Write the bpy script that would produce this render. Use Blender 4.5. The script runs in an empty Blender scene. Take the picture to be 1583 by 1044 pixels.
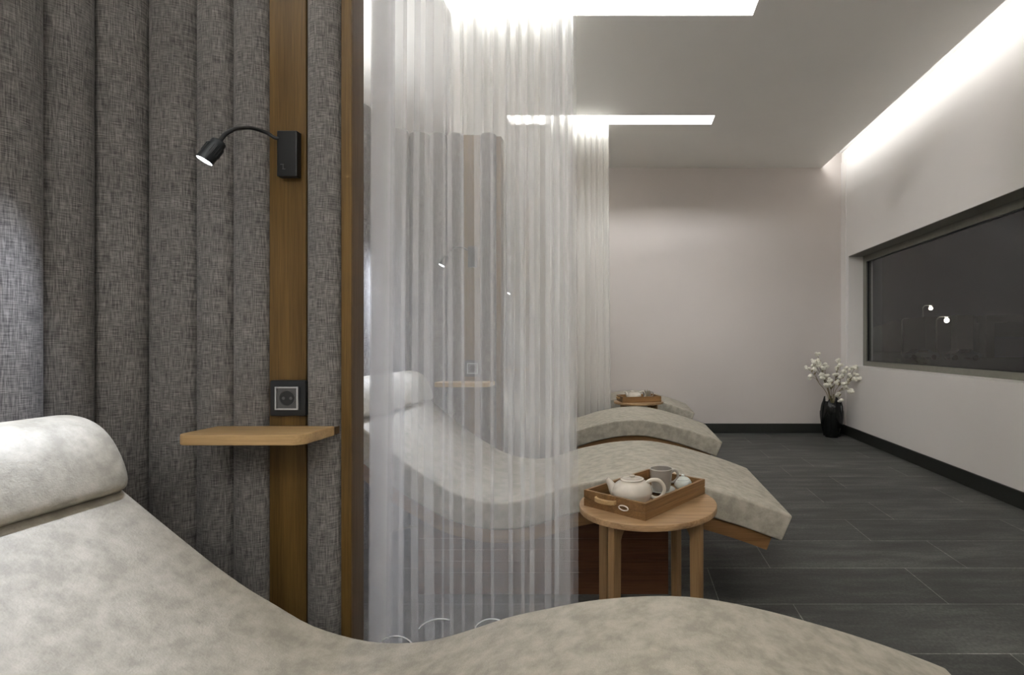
import bpy, math, random
from mathutils import Vector, Matrix
R = math.radians
PI = math.pi
random.seed(7)
SC = bpy.context.scene
COL = SC.collection

# ------------------------------------------------------------------ camera
CAM_H = 0.929
cam_d = bpy.data.cameras.new('camera')
cam_d.sensor_width = 36.0
cam_d.lens = 36.0 * 802 / 1583
cam_d.shift_x = -(972 - 791.5) / 1583
cam_d.shift_y = (531 - 522) / 1583
cam_d.clip_start = 0.02
cam_d.clip_end = 400
cam = bpy.data.objects.new('camera', cam_d)
COL.objects.link(cam)
cam.location = (0, 0, CAM_H)
cam.rotation_euler = (R(90), 0, 0)
SC.camera = cam

# ------------------------------------------------------------------ view / world
SC.view_settings.view_transform = 'Standard'
SC.view_settings.look = 'None'
SC.view_settings.gamma = 1
SC.view_settings.use_curve_mapping = False
SC.view_settings.exposure = 0.55
SC.cycles.max_bounces = 12
SC.cycles.diffuse_bounces = 6
SC.cycles.transparent_max_bounces = 32
W = bpy.data.worlds.new('night')
SC.world = W
W.use_nodes = True
W.node_tree.nodes['Background'].inputs[0].default_value = (0.55, 0.58, 0.8, 1)
W.node_tree.nodes['Background'].inputs[1].default_value = 0.003

# lamp powers (each light is made in the builder of its own lamp)
SLOT_W = 12.0        # one ceiling slot
COVE_W = 4.0        # cove along the window wall
LEDGE_FILL_W = 112.0       # added fill strips on the unseen left and back ledges
SPOT_W = 30.0         # reading lamp
LIGHT_COL = (.96, .985, 1.0)

# ------------------------------------------------------------------ helpers
def tag(o, label=None, cat=None, group=None, kind=None):
    if label: o['label'] = label
    if cat: o['category'] = cat
    if group: o['group'] = group
    if kind: o['kind'] = kind
    return o

def empty(name, loc=(0, 0, 0), rz=0, parent=None):
    o = bpy.data.objects.new(name, None)
    o.empty_display_size = 0.05
    COL.objects.link(o)
    o.location = loc
    o.rotation_euler = (0, 0, rz)
    if parent: o.parent = parent
    return o

def kids(o):
    return [c for c in bpy.data.objects if c.parent == o]

def copy_tree(o, parent=None):
    c = o.copy()
    COL.objects.link(c)
    if parent is not None:
        c.parent = parent
    for ch in kids(o):
        copy_tree(ch, c)
    return c

class MB:
    def __init__(s):
        s.v = []; s.f = []; s.uv = []
    def add(s, vs, fs, uvs=None):
        n = len(s.v)
        s.v += [tuple(p) for p in vs]
        s.f += [tuple(i + n for i in f) for f in fs]
        s.uv += uvs if uvs else [(p[0], p[2]) for p in vs]
    def box(s, a, b):
        x0, y0, z0 = a; x1, y1, z1 = b
        s.add([(x0,y0,z0),(x1,y0,z0),(x1,y1,z0),(x0,y1,z0),(x0,y0,z1),(x1,y0,z1),(x1,y1,z1),(x0,y1,z1)],
              [(0,3,2,1),(4,5,6,7),(0,1,5,4),(1,2,6,5),(2,3,7,6),(3,0,4,7)])
    def prism(s, poly, z0, z1, M=None):
        n = len(poly)
        vs = [Vector((x, y, z0)) for x, y in poly] + [Vector((x, y, z1)) for x, y in poly]
        if M: vs = [M @ p for p in vs]
        fs = [tuple(reversed(range(n))), tuple(range(n, 2*n))]
        fs += [(i, (i+1) % n, n + (i+1) % n, n + i) for i in range(n)]
        s.add(vs, fs)
    def lathe(s, prof, seg=40, cap0=True, cap1=True, c=(0, 0, 0), M=None):
        vs = []; fs = []
        for (r, z) in prof:
            for k in range(seg):
                a = 2*PI*k/seg
                vs.append(Vector((c[0] + r*math.cos(a), c[1] + r*math.sin(a), c[2] + z)))
        if M: vs = [M @ p for p in vs]
        for i in range(len(prof)-1):
            for k in range(seg):
                fs.append((i*seg+k, i*seg+(k+1) % seg, (i+1)*seg+(k+1) % seg, (i+1)*seg+k))
        if cap0: fs.append(tuple(reversed(range(seg))))
        if cap1: fs.append(tuple(range((len(prof)-1)*seg, len(prof)*seg)))
        s.add(vs, fs)
    def tube(s, pts, rad, seg=12, caps=True, closed=False):
        pts = [Vector(p) for p in pts]
        n = len(pts)
        rads = rad if isinstance(rad, (list, tuple)) else [rad]*n
        vs = []; fs = []
        up = None
        for i, p in enumerate(pts):
            if closed: t = pts[(i+1) % n] - pts[i-1]
            else: t = pts[min(i+1, n-1)] - pts[max(i-1, 0)]
            t.normalize()
            if up is None:
                up = Vector((0, 0, 1)) if abs(t.z) < .9 else Vector((1, 0, 0))
            b = t.cross(up).normalized()
            up = b.cross(t).normalized()
            for k in range(seg):
                a = 2*PI*k/seg
                vs.append(p + (b*math.cos(a) + up*math.sin(a))*rads[i])
        m = n if closed else n-1
        for i in range(m):
            j = (i+1) % n
            for k in range(seg):
                fs.append((i*seg+k, i*seg+(k+1) % seg, j*seg+(k+1) % seg, j*seg+k))
        if caps and not closed:
            fs.append(tuple(reversed(range(seg)))); fs.append(tuple(range((n-1)*seg, n*seg)))
        s.add(vs, fs)
    def loops(s, rings, cap=True, uvf=None):
        n = len(rings[0]); vs = []; fs = []; uv = []
        for i, r in enumerate(rings):
            vs += r
            if uvf: uv += [uvf(i, k) for k in range(n)]
        for i in range(len(rings)-1):
            for k in range(n):
                fs.append((i*n+k, i*n+(k+1) % n, (i+1)*n+(k+1) % n, (i+1)*n+k))
        if cap:
            fs.append(tuple(reversed(range(n)))); fs.append(tuple(range((len(rings)-1)*n, len(rings)*n)))
        s.add(vs, fs, uv or None)
    def build(s, name, mat, parent=None, smooth=None, bevel=None, fix=True):
        me = bpy.data.meshes.new(name)
        me.from_pydata([tuple(p) for p in s.v], [], s.f)
        ul = me.uv_layers.new(name='UVMap')
        for l in me.loops:
            ul.data[l.index].uv = s.uv[l.vertex_index]
        me.update()
        if fix:
            import bmesh
            bm = bmesh.new(); bm.from_mesh(me)
            bmesh.ops.recalc_face_normals(bm, faces=bm.faces)
            bm.to_mesh(me); bm.free()
        me.materials.append(mat)
        o = bpy.data.objects.new(name, me)
        COL.objects.link(o)
        if parent: o.parent = parent
        if smooth:
            for p in me.polygons: p.use_smooth = True
            if smooth is not True:
                me.set_sharp_from_angle(angle=R(smooth))
        if bevel:
            b = o.modifiers.new('bevel', 'BEVEL')
            b.width = bevel; b.segments = 3; b.limit_method = 'ANGLE'; b.angle_limit = R(40)
            for p in me.polygons: p.use_smooth = True
            b.harden_normals = True
        return o

def rrect(x0, y0, x1, y1, r, seg=6, corners=(1, 1, 1, 1)):
    """rounded rectangle outline, corners order: (x0,y0),(x1,y0),(x1,y1),(x0,y1)"""
    out = []
    for (cx, cy, a0, on, px, py) in ((x0+r, y0+r, 180, corners[0], x0, y0), (x1-r, y0+r, 270, corners[1], x1, y0),
                                     (x1-r, y1-r, 0, corners[2], x1, y1), (x0+r, y1-r, 90, corners[3], x0, y1)):
        if not on: out.append((px, py)); continue
        for k in range(seg+1):
            a = R(a0 + 90*k/seg)
            out.append((cx + r*math.cos(a), cy + r*math.sin(a)))
    return out

# ------------------------------------------------------------------ materials
def new_mat(name):
    m = bpy.data.materials.new(name); m.use_nodes = True
    nt = m.node_tree
    return m, nt, nt.nodes['Principled BSDF']

def N(nt, t, **kw):
    n = nt.nodes.new(t)
    for k, v in kw.items():
        if k in n.inputs.keys() if isinstance(k, str) and hasattr(n.inputs, 'keys') else False:
            n.inputs[k].default_value = v
        else:
            setattr(n, k, v)
    return n

def ramp(nt, fac, stops):
    r = nt.nodes.new('ShaderNodeValToRGB')
    e = r.color_ramp.elements
    e[0].position, e[0].color = stops[0][0], (*stops[0][1], 1)
    e[1].position, e[1].color = stops[-1][0], (*stops[-1][1], 1)
    for p, c in stops[1:-1]:
        x = e.new(p); x.color = (*c, 1)
    nt.links.new(fac, r.inputs[0])
    return r.outputs[0]

def coord(nt, scale=(1, 1, 1), src='Object', rot=(0, 0, 0)):
    tc = nt.nodes.new('ShaderNodeTexCoord')
    mp = nt.nodes.new('ShaderNodeMapping')
    mp.inputs['Scale'].default_value = scale
    mp.inputs['Rotation'].default_value = rot
    nt.links.new(tc.outputs[src], mp.inputs['Vector'])
    return mp.outputs['Vector']

def noise(nt, vec, scale=1, detail=3, rough=.5):
    n = nt.nodes.new('ShaderNodeTexNoise')
    n.inputs['Scale'].default_value = scale
    n.inputs['Detail'].default_value = detail
    n.inputs['Roughness'].default_value = rough
    nt.links.new(vec, n.inputs['Vector'])
    return n.outputs['Fac']

def math_n(nt, op, a, b=None):
    n = nt.nodes.new('ShaderNodeMath'); n.operation = op
    for i, x in enumerate((a, b)):
        if x is None: continue
        if isinstance(x, (int, float)): n.inputs[i].default_value = x
        else: nt.links.new(x, n.inputs[i])
    return n.outputs[0]

def bump(nt, p, h, strength=.2, dist=.002):
    b = nt.nodes.new('ShaderNodeBump')
    b.inputs['Strength'].default_value = strength
    b.inputs['Distance'].default_value = dist
    nt.links.new(h, b.inputs['Height'])
    nt.links.new(b.outputs[0], p.inputs['Normal'])

def plain(name, col, rough=.5, metal=0, spec=.5, em=None, ems=0, coat=0):
    m, nt, p = new_mat(name)
    # faint procedural variation so that no surface is perfectly flat
    f = noise(nt, coord(nt), 35, 2)
    c = ramp(nt, f, [(.3, tuple(x*.94 for x in col)), (.7, tuple(min(1, x*1.05) for x in col))])
    nt.links.new(c, p.inputs['Base Color'])
    p.inputs['Roughness'].default_value = rough
    p.inputs['Metallic'].default_value = metal
    p.inputs['Specular IOR Level'].default_value = spec
    p.inputs['Coat Weight'].default_value = coat
    if em:
        p.inputs['Emission Color'].default_value = (*em, 1)
        p.inputs['Emission Strength'].default_value = ems
    return m

def plaster(name, col):
    m, nt, p = new_mat(name)
    v = coord(nt)
    c = ramp(nt, noise(nt, v, 1.3, 4), [(.3, tuple(x*.975 for x in col)), (.7, tuple(x*1.02 for x in col))])
    nt.links.new(c, p.inputs['Base Color'])
    p.inputs['Roughness'].default_value = .75
    bump(nt, p, noise(nt, v, 160, 3), .08, .001)
    return m

def oak(name, grain='z', dark=(.072, .040, .011), light=(.185, .110, .034), rough=.42, rot=(0, 0, 0)):
    m, nt, p = new_mat(name)
    sc = {'x': (1.2, 26, 26), 'y': (26, 1.2, 26), 'z': (26, 26, 1.2)}[grain]
    sf = {'x': (7, 240, 240), 'y': (240, 7, 240), 'z': (240, 240, 7)}[grain]
    a = noise(nt, coord(nt, sc, rot=rot), 1, 6, .6)
    b = noise(nt, coord(nt, sf, rot=rot), 1, 3, .6)
    mix = math_n(nt, 'ADD', math_n(nt, 'MULTIPLY', a, .6), math_n(nt, 'MULTIPLY', b, .4))
    c = ramp(nt, mix, [(.34, dark), (.5, tuple((x+y)/2 for x, y in zip(dark, light))), (.66, light)])
    nt.links.new(c, p.inputs['Base Color'])
    p.inputs['Roughness'].default_value = rough
    p.inputs['Specular IOR Level'].default_value = .25
    bump(nt, p, b, .12, .001)
    return m

def leather(name, lo, hi):
    m, nt, p = new_mat(name)
    v = coord(nt)
    a = noise(nt, v, 26, 6, .66)
    c = ramp(nt, a, [(.38, lo), (.5, tuple((x+y)/2 for x, y in zip(lo, hi))), (.64, hi)])
    nt.links.new(c, p.inputs['Base Color'])
    p.inputs['Roughness'].default_value = .62
    vo = nt.nodes.new('ShaderNodeTexVoronoi'); vo.inputs['Scale'].default_value = 330
    nt.links.new(v, vo.inputs['Vector'])
    h = math_n(nt, 'ADD', math_n(nt, 'MULTIPLY', vo.outputs['Distance'], .5), noise(nt, v, 260, 3))
    bump(nt, p, h, .4, .0014)
    return m

def fabric(name):
    m, nt, p = new_mat(name)
    warp = noise(nt, coord(nt, (520, 30, 1), 'UV'), 1, 2, .6)
    weft = noise(nt, coord(nt, (42, 620, 1), 'UV'), 1, 2, .6)
    blot = noise(nt, coord(nt, (9, 9, 1), 'UV'), 1, 3)
    s = math_n(nt, 'ADD', math_n(nt, 'MULTIPLY', warp, .5), math_n(nt, 'MULTIPLY', weft, .5))
    c = ramp(nt, s, [(.38, (.078, .074, .071)), (.5, (.182, .172, .163)), (.62, (.325, .307, .288))])
    mx = nt.nodes.new('ShaderNodeMix'); mx.data_type = 'RGBA'; mx.blend_type = 'MULTIPLY'
    mx.inputs[0].default_value = 1
    nt.links.new(c, mx.inputs[6])
    nt.links.new(ramp(nt, blot, [(.3, (.86, .86, .86)), (.7, (1, 1, 1))]), mx.inputs[7])
    nt.links.new(mx.outputs[2], p.inputs['Base Color'])
    p.inputs['Roughness'].default_value = .9
    p.inputs['Specular IOR Level'].default_value = .15
    p.inputs['Sheen Weight'].default_value = .15
    bump(nt, p, s, .6, .0015)
    return m

def sheer(name, alpha=.42, col=(.93, .935, .95)):
    m, nt, p = new_mat(name)
    nt.nodes.remove(p)
    out = nt.nodes['Material Output']
    tr = nt.nodes.new('ShaderNodeBsdfTransparent')
    df = nt.nodes.new('ShaderNodeBsdfDiffuse'); df.inputs[0].default_value = (*col, 1)
    tl = nt.nodes.new('ShaderNodeBsdfTranslucent'); tl.inputs[0].default_value = (*col, 1)
    m1 = nt.nodes.new('ShaderNodeMixShader'); m1.inputs[0].default_value = .5
    nt.links.new(df.outputs[0], m1.inputs[1]); nt.links.new(tl.outputs[0], m1.inputs[2])
    m2 = nt.nodes.new('ShaderNodeMixShader')
    # weave density: u = metres of cloth, threads and slubs; the gathered heading (uv.y high) is denser
    th = noise(nt, coord(nt, (25, 1.5, 1), 'UV'), 1, 2)
    sl = noise(nt, coord(nt, (30, 420, 1), 'UV'), 1, 2)
    a = math_n(nt, 'ADD', math_n(nt, 'MULTIPLY', th, .03), math_n(nt, 'MULTIPLY', sl, .03))
    a = math_n(nt, 'ADD', a, alpha - .03)
    nt.links.new(a, m2.inputs[0])
    nt.links.new(tr.outputs[0], m2.inputs[1]); nt.links.new(m1.outputs[0], m2.inputs[2])
    nt.links.new(m2.outputs[0], out.inputs[0])
    return m

def tiles(name):
    m, nt, p = new_mat(name)
    v = coord(nt)
    mp = nt.nodes.new('ShaderNodeMapping')
    mp.inputs['Location'].default_value = (-1.14 + .815*4, .296*20 - 1.552, 0)
    nt.links.new(v, mp.inputs['Vector'])
    def brick(c1, c2, mortar):
        b = nt.nodes.new('ShaderNodeTexBrick')
        b.offset = .681; b.offset_frequency = 2; b.squash = 1
        b.inputs['Scale'].default_value = 1
        b.inputs['Brick Width'].default_value = .815
        b.inputs['Row Height'].default_value = .296
        b.inputs['Mortar Size'].default_value = .0018
        b.inputs['Mortar Smooth'].default_value = .1
        b.inputs['Color1'].default_value = (*c1, 1); b.inputs['Color2'].default_value = (*c2, 1)
        b.inputs['Mortar'].default_value = (*mortar, 1)
        nt.links.new(mp.outputs[0], b.inputs['Vector'])
        return b
    b = brick((.048, .049, .046), (.074, .075, .070), (.21, .21, .195))
    streak = noise(nt, coord(nt, (2.2, 9, 1)), 1, 7, .65)
    speck = noise(nt, v, 90, 4, .7)
    k = ramp(nt, math_n(nt, 'ADD', math_n(nt, 'MULTIPLY', streak, .65), math_n(nt, 'MULTIPLY', speck, .35)),
             [(.36, (.5, .5, .5)), (.5, (1, 1, 1)), (.64, (2.1, 2.1, 2.05))])
    mx = nt.nodes.new('ShaderNodeMix'); mx.data_type = 'RGBA'; mx.blend_type = 'MULTIPLY'
    mx.inputs[0].default_value = 1
    nt.links.new(b.outputs['Color'], mx.inputs[6]); nt.links.new(k, mx.inputs[7])
    nt.links.new(mx.outputs[2], p.inputs['Base Color'])
    p.inputs['Roughness'].default_value = .5
    p.inputs['Specular IOR Level'].default_value = .4
    h = math_n(nt, 'SUBTRACT', math_n(nt, 'MULTIPLY', streak, .5), b.outputs['Fac'])
    bump(nt, p, h, .25, .002)
    return m

def glass(name):
    m, nt, p = new_mat(name)
    p.inputs['Base Color'].default_value = (.9, .93, .93, 1)
    p.inputs['Roughness'].default_value = 0
    p.inputs['IOR'].default_value = 1.45
    p.inputs['Transmission Weight'].default_value = 1
    return m

M = {}
M['wall'] = plaster('beige_plaster', (.56, .515, .485))
M['wall_r'] = plaster('pale_plaster', (.72, .69, .665))
M['ceiling'] = plaster('ceiling_plaster', (.92, .905, .865))
M['cavity'] = plaster('white_cavity', (.88, .87, .85))
M['tiles'] = tiles('slate_tiles')
M['skirting'] = plain('black_skirting', (.014, .015, .012), .45)
M['fabric'] = fabric('grey_weave')
M['oak_z'] = oak('oak_upright', 'z')
M['oak_edge'] = oak('oak_dark_upright', 'z', (.075, .045, .022), (.13, .083, .043))
M['oak_x'] = oak('oak_board', 'x', (.30, .19, .085), (.56, .38, .185))
M['oak_top'] = oak('oak_table_top', 'x', (.19, .11, .05), (.52, .34, .185), .35, (0, 0, R(-35)))
M['oak_leg'] = oak('oak_leg', 'z', (.20, .115, .05), (.40, .25, .12))
M['tray'] = oak('tray_wood', 'x', (.13, .068, .025), (.32, .18, .075))
M['rim'] = oak('lounger_wood', 'x', (.15, .075, .028), (.30, .165, .07))
M['plinth'] = oak('lounger_plinth', 'x', (.07, .028, .013), (.15, .065, .03), .5)
M['leather'] = leather('greige_leather', (.325, .300, .243), (.475, .440, .365))
M['sheer'] = sheer('sheer_voile', .226)
M['sheer_far'] = sheer('sheer_voile_far', .5, (.88, .87, .84))
M['thread'] = plain('white_thread', (.8, .8, .82), .8)
M['black'] = plain('black_metal', (.008, .009, .010), .35)
M['gunmetal'] = plain('dark_metal_head', (.022, .026, .030), .35, .3)
M['chrome'] = plain('silver_trim', (.55, .55, .56), .3, .7)
M['grey_plastic'] = plain('grey_plastic', (.10, .10, .10), .3)
M['frame'] = plain('grey_window_frame', (.20, .195, .165), .45)
M['glass'] = glass('window_glass')
M['led'] = plain('led_diffuser', (.9, .9, .9), .5, em=(1, .97, .92), ems=6)
M['lens'] = plain('lamp_lens', (.9, .9, .9), .5, em=(.93, .96, 1), ems=14)
M['ceramic'] = plain('cream_ceramic', (.62, .57, .49), .22, coat=.3)
M['mug'] = plain('grey_ceramic', (.30, .275, .245), .3, coat=.2)
M['mug_rim'] = plain('pale_rim', (.50, .47, .42), .3)
M['bowl'] = plain('pale_porcelain', (.66, .70, .66), .2, coat=.3)
M['ring'] = plain('white_ring', (.75, .70, .66), .4)
M['vase'] = plain('black_glaze', (.004, .005, .004), .2, spec=.35, coat=.15)
M['stem'] = plain('dry_stem', (.22, .18, .09), .8)
M['petal'] = plain('cream_blossom', (.80, .77, .67), .85)
M['leaf'] = plain('dry_leaf', (.25, .27, .13), .8)

# ------------------------------------------------------------------ room
XR, YF, XL, YB, ZC = 2.207, 5.38, -2.2, -2.3, 2.75
XC = 2.0                       # edge of the cove
def struct(name, mb, mat, **k):
    return tag(mb.build(name, mat, **k), kind='structure')

b = MB(); b.box((XL-.1, YB-.1, -.06), (XR+.3, YF+.1, 0)); struct('floor', b, M['tiles'])
b = MB(); b.box((XL-.1, YF, 0), (XR+.3, YF+.12, 3.0)); struct('wall_far', b, M['wall'])
b = MB(); b.box((XL-.1, YB-.12, 0), (XR+.3, YB, 3.0)); struct('wall_back', b, M['wall'])
b = MB(); b.box((XL-.12, YB, 0), (XL, YF, 3.0)); struct('wall_left', b, M['wall'])
WY0, WY1, WZ0, WZ1 = -1.5, 5.21, .705, 1.804
b = MB()
b.box((XR, YB, 0), (XR+.25, YF, WZ0))
b.box((XR, YB, WZ1), (XR+.25, YF, 3.0))
b.box((XR, WY1, WZ0), (XR+.25, YF, WZ1))
b.box((XR, YB, WZ0), (XR+.25, WY0, WZ1))
struct('wall_right', b, M['wall_r'])
b = MB(); b.box((XR-.008, 5.262, .1), (XR, YF, 2.80)); struct('trim_1', b, M['wall_r'], bevel=.002)

# skirting
b = MB(); b.box((XL, YF-.012, 0), (XR, YF, .098)); struct('baseboard_far', b, M['skirting'], bevel=.002)
b = MB(); b.box((XR-.014, YB, 0), (XR, YF-.012, .098)); struct('baseboard_right', b, M['skirting'], bevel=.002)
b = MB(); b.box((XL, YB, 0), (XL+.012, YF-.012, .098)); struct('baseboard_left', b, M['skirting'])

# window
win = empty('window_1', (XR+.146, 2, WZ0)); tag(win, kind='structure')
def wpart(name, boxes, mat, bevel=None):
    m = MB()
    for a, c in boxes:
        m.box((a[0]-win.location.x, a[1]-win.location.y, a[2]-win.location.z),
              (c[0]-win.location.x, c[1]-win.location.y, c[2]-win.location.z))
    return m.build(name, mat, win, bevel=bevel)
fx0, fx1 = XR+.146, XR+.20
wpart('window_frame', [((fx0, WY0, WZ0), (fx1, WY1, WZ0+.047)), ((fx0, WY0, WZ1-.062), (fx1, WY1, WZ1)),
                       ((fx0, WY1-.066, WZ0+.047), (fx1, WY1, WZ1-.062)), ((fx0, WY0, WZ0+.047), (fx1, WY0+.06, WZ1-.062)),
                       ((fx0, 1.5, WZ0+.047), (fx1, 1.56, WZ1-.062))], M['frame'])
wpart('window_gasket', [((fx0+.012, WY0, WZ0+.047), (fx0+.03, WY1-.066, WZ0+.053)),
                        ((fx0+.012, WY0, WZ1-.068), (fx0+.03, WY1-.066, WZ1-.062)),
                        ((fx0+.012, WY1-.073, WZ0+.05), (fx0+.03, WY1-.066, WZ1-.06))], M['black'])
wpart('window_pane', [((fx0+.022, WY0, WZ0+.05), (fx0+.03, WY1-.07, WZ1-.064))], M['glass'])
# head of the window recess, in the dark grey of the frame
b = MB(); b.box((XR, WY0, WZ1-.004), (XR+.146, WY1, WZ1)); struct('trim_2', b, M['frame'])

# ceiling with slots and the cove
SLOTS = [1.275 + 1.434*k for k in (-2, -1, 0, 1, 2)]
SX0, SX1, SW = -.98, .687, .17
b = MB()
T = .02
ys = YB
for s in SLOTS:
    b.box((XL, ys, ZC), (XC, s, ZC+T))
    b.box((SX1, s, ZC), (XC, s+SW, ZC+T)); b.box((XL, s, ZC), (SX0, s+SW, ZC+T))
    ys = s + SW
b.box((XL, ys, ZC), (XC, YF, ZC+T))
struct('ceiling', b, M['ceiling'])
b = MB()
b.box((XL, YB, 2.93), (1.80, YF, 2.98))
for s in SLOTS:
    b.box((SX0-.02, s+SW, ZC+T), (SX1+.02, s+SW+.02, 2.93))
    b.box((SX0-.02, s-.14, ZC+T), (SX1+.02, s-.12, 2.93))
    b.box((SX1, s-.12, ZC+T), (SX1+.02, s+SW, 2.93))
    b.box((SX0-.02, s-.12, ZC+T), (SX0, s+SW, 2.93))
b.box((1.78, YB, 2.90), (XR, YF, 2.95))
b.box((1.78, YB, ZC+T), (1.80, YF, 2.90))
struct('ceiling_2', b, M['cavity'])

def led_strip(name, length, watts, label, group=None, tilt=72, size=.05):
    """aluminium channel with a diffuser, light leaves along local +Y tilted downwards; channel runs along X"""
    t = empty(name)
    m = MB(); m.box((-length/2, -.012, -.012), (length/2, -.006, .012)); m.build('channel', M['chrome'], t)
    m = MB(); m.box((-length/2, -.006, -.010), (length/2, .002, .010)); m.build('diffuser', M['led'], t)
    ld = bpy.data.lights.new('led_light', 'AREA'); ld.shape = 'RECTANGLE'
    ld.size = length; ld.size_y = size; ld.energy = watts; ld.color = LIGHT_COL
    lo = bpy.data.objects.new('led_light', ld); COL.objects.link(lo); lo.parent = t
    lo.location = (0, .006, 0)
    lo.rotation_euler = (R(tilt), 0, 0)
    return tag(t, label, 'light', group)
lab = ['LED strip glowing inside the ceiling slot far behind the viewer', 'LED strip glowing inside the ceiling slot right above the viewer',
       'LED strip glowing inside the ceiling slot above the first partition', 'LED strip glowing inside the nearer visible ceiling slot at the top',
       'LED strip glowing inside the small ceiling slot nearest the far wall']
for k, s in enumerate(SLOTS):
    t = led_strip('led_strip', SX1-SX0-.04, SLOT_W*(.12, .03, .5, 1.7, 1.35)[k], lab[k], 'LED strips in the ceiling slots')
    t.location = ((SX0+SX1)/2, s-.035, 2.85)
t = led_strip('led_strip', YF-YB-.1, COVE_W*2.2, 'long LED strip hidden in the cove along the window wall', None, 60, .08)
t.location = (1.955, (YF+YB)/2, 2.845)
t.rotation_euler = (0, 0, R(-90))

# unseen ledge added on the left wall; its fill strips brighten the ceiling
b = MB(); b.box((XL, YB, 2.10), (XL+.16, YF, 2.13)); b.box((XL+.15, YB, 2.13), (XL+.16, YF, 2.19)); struct('added_ledge_left', b, M['wall'])
t = led_strip('led_strip', 3.0, LEDGE_FILL_W*.22, 'unseen LED fill strip on the added ledge of the left wall behind the bays', None, 122, .06)
t.location = (XL+.07, -.6, 2.155)
t.rotation_euler = (0, 0, R(-90))
t = led_strip('led_strip', 1.9, LEDGE_FILL_W*.44, 'unseen LED fill strip on the added ledge of the left wall beside the far bays', None, 122, .06)  # second added fill strip, for the ceiling deeper in the room
t.location = (XL+.07, 1.95, 2.155)
t.rotation_euler = (0, 0, R(-90))

b = MB(); b.box((XL+.16, YB, 2.10), (XR, YB+.16, 2.13)); b.box((XL+.16, YB+.15, 2.13), (XR, YB+.16, 2.19)); struct('added_ledge_back', b, M['wall'])  # ledge added behind the camera, carries a fill strip for the ceiling
t = led_strip('led_strip', XR-XL-.5, LEDGE_FILL_W*.75, 'unseen LED fill strip on the added ledge of the wall behind the viewer', None, 112, .06)
t.location = ((XL+XR)/2, YB+.07, 2.155)

# ------------------------------------------------------------------ partitions
PY = 1.21                                    # front face of the first partition
AX, AR = -1.01, .17                          # the arc starts at X = AX
S0 = -.668
def path(s):
    """position and outward normal (towards the lounger) for a length s along the partition"""
    fl = S0 - AX
    al = AR*PI/2
    if s <= fl: return Vector((S0 - s, 0)), Vector((0, -1))
    if s <= fl + al:
        a = (s-fl)/AR
        return Vector((AX - AR*math.sin(a), -AR*(1-math.cos(a)))), Vector((math.sin(a), -math.cos(a)))
    return Vector((AX-AR, -AR-(s-fl-al))), Vector((1, 0))
PH = 1.985
def rib(parent, s0, s1, D=.026):
    n = 20
    cs = []
    for k in range(n+1):
        t = k/n
        s = s0 + (s1-s0)*t
        p, nn = path(s)
        # fuller towards the left edge, easing back towards the right one
        w = t**.85
        h = D*max(0, 1-(2*w-1)**2)**.62
        cs.append((p + nn*h, s))
    for k in (n, n//2, 0):
        s = s0 + (s1-s0)*k/n
        p, nn = path(s)
        cs.append((p - nn*.012, s))
    cen = sum((c[0] for c in cs), Vector((0, 0)))/len(cs)
    m = MB(); rings = []; zs = [.02, .5, 1.0, 1.5, PH-.03, PH-.018, PH-.008, PH-.002, PH]
    sc = [1, 1, 1, 1, 1, .97, .9, .78, .6]
    for z, q in zip(zs, sc):
        rings.append([Vector((*(cen + (c[0]-cen)*(.55+.45*q) if q < 1 else c[0]), z)) for c in cs])
    m.loops(rings, uvf=lambda i, k: (cs[k][1], zs[i]))
    return m.build('padded_rib', M['fabric'], parent, smooth=50)
bounds = [0, .080, .165, .252, .337, .434, .520, .609, .70, .79, .88, .97, 1.06, 1.15, 1.24, 1.33]
def make_partition():
    t = empty('privacy_partition', (0, PY, 0))
    for i in range(len(bounds)-1):
        if i == 1: continue
        rib(t, bounds[i]+.0005, bounds[i+1]-.0005)
    m = MB(); m.box((S0-.165, -.008, .0), (S0-.080, .014, PH-.005)); m.build('wooden_batten', M['oak_z'], t, bevel=.002)
    m = MB(); m.prism(rrect(S0+.0005, -.001, S0+.024, .053, .003), 0, PH-.012); 
    m.build('end_post', M['oak_edge'], t, smooth=40)
    m = MB(); m.box((S0+.0004, -.006, 0), (S0+.0242, -.0012, PH-.012)); m.build('oak_edging', M['oak_z'], t, bevel=.001)
    # back shell following the path
    front = []; back = []
    n = 60
    for k in range(n+1):
        s = bounds[-1]*k/n
        p, nn = path(s)
        front.append(p - nn*.0135); back.append(p - nn*.052)
    poly = front + back[::-1]
    m = MB(); 
    rings = [[Vector((*p, z)) for p in poly] for z in (0, PH-.02)]
    nn_ = len(poly)
    vs = rings[0]+rings[1]; fs = [(i, (i+1) % nn_, nn_+(i+1) % nn_, nn_+i) for i in range(nn_)]
    h = len(front)
    for r0 in (0, nn_):
        for k in range(h-1):
            fs.append((r0+k, r0+k+1, r0+nn_-2-k, r0+nn_-1-k))
    m.add(vs, fs); m.build('back_shell', M['oak_edge'], t, smooth=40)
    p, nn = path(bounds[-1])
    m = MB(); m.box((p.x-.052, p.y-.024, 0), (p.x+.012, p.y, PH-.012)); m.build('end_post', M['oak_z'], t, bevel=.003)
    return t
P1 = make_partition()
tag(P1, 'grey ribbed fabric partition with oak strip behind the nearest lounger', 'partition', 'curved fabric partitions')
for dy, lb in ((1.41, 'grey ribbed fabric partition seen through the large sheer curtain'),
               (2.81, 'grey ribbed fabric partition hidden farthest back behind the curtains')):
    c = copy_tree(P1); c.location.y = PY + dy; c['label'] = lb

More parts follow.
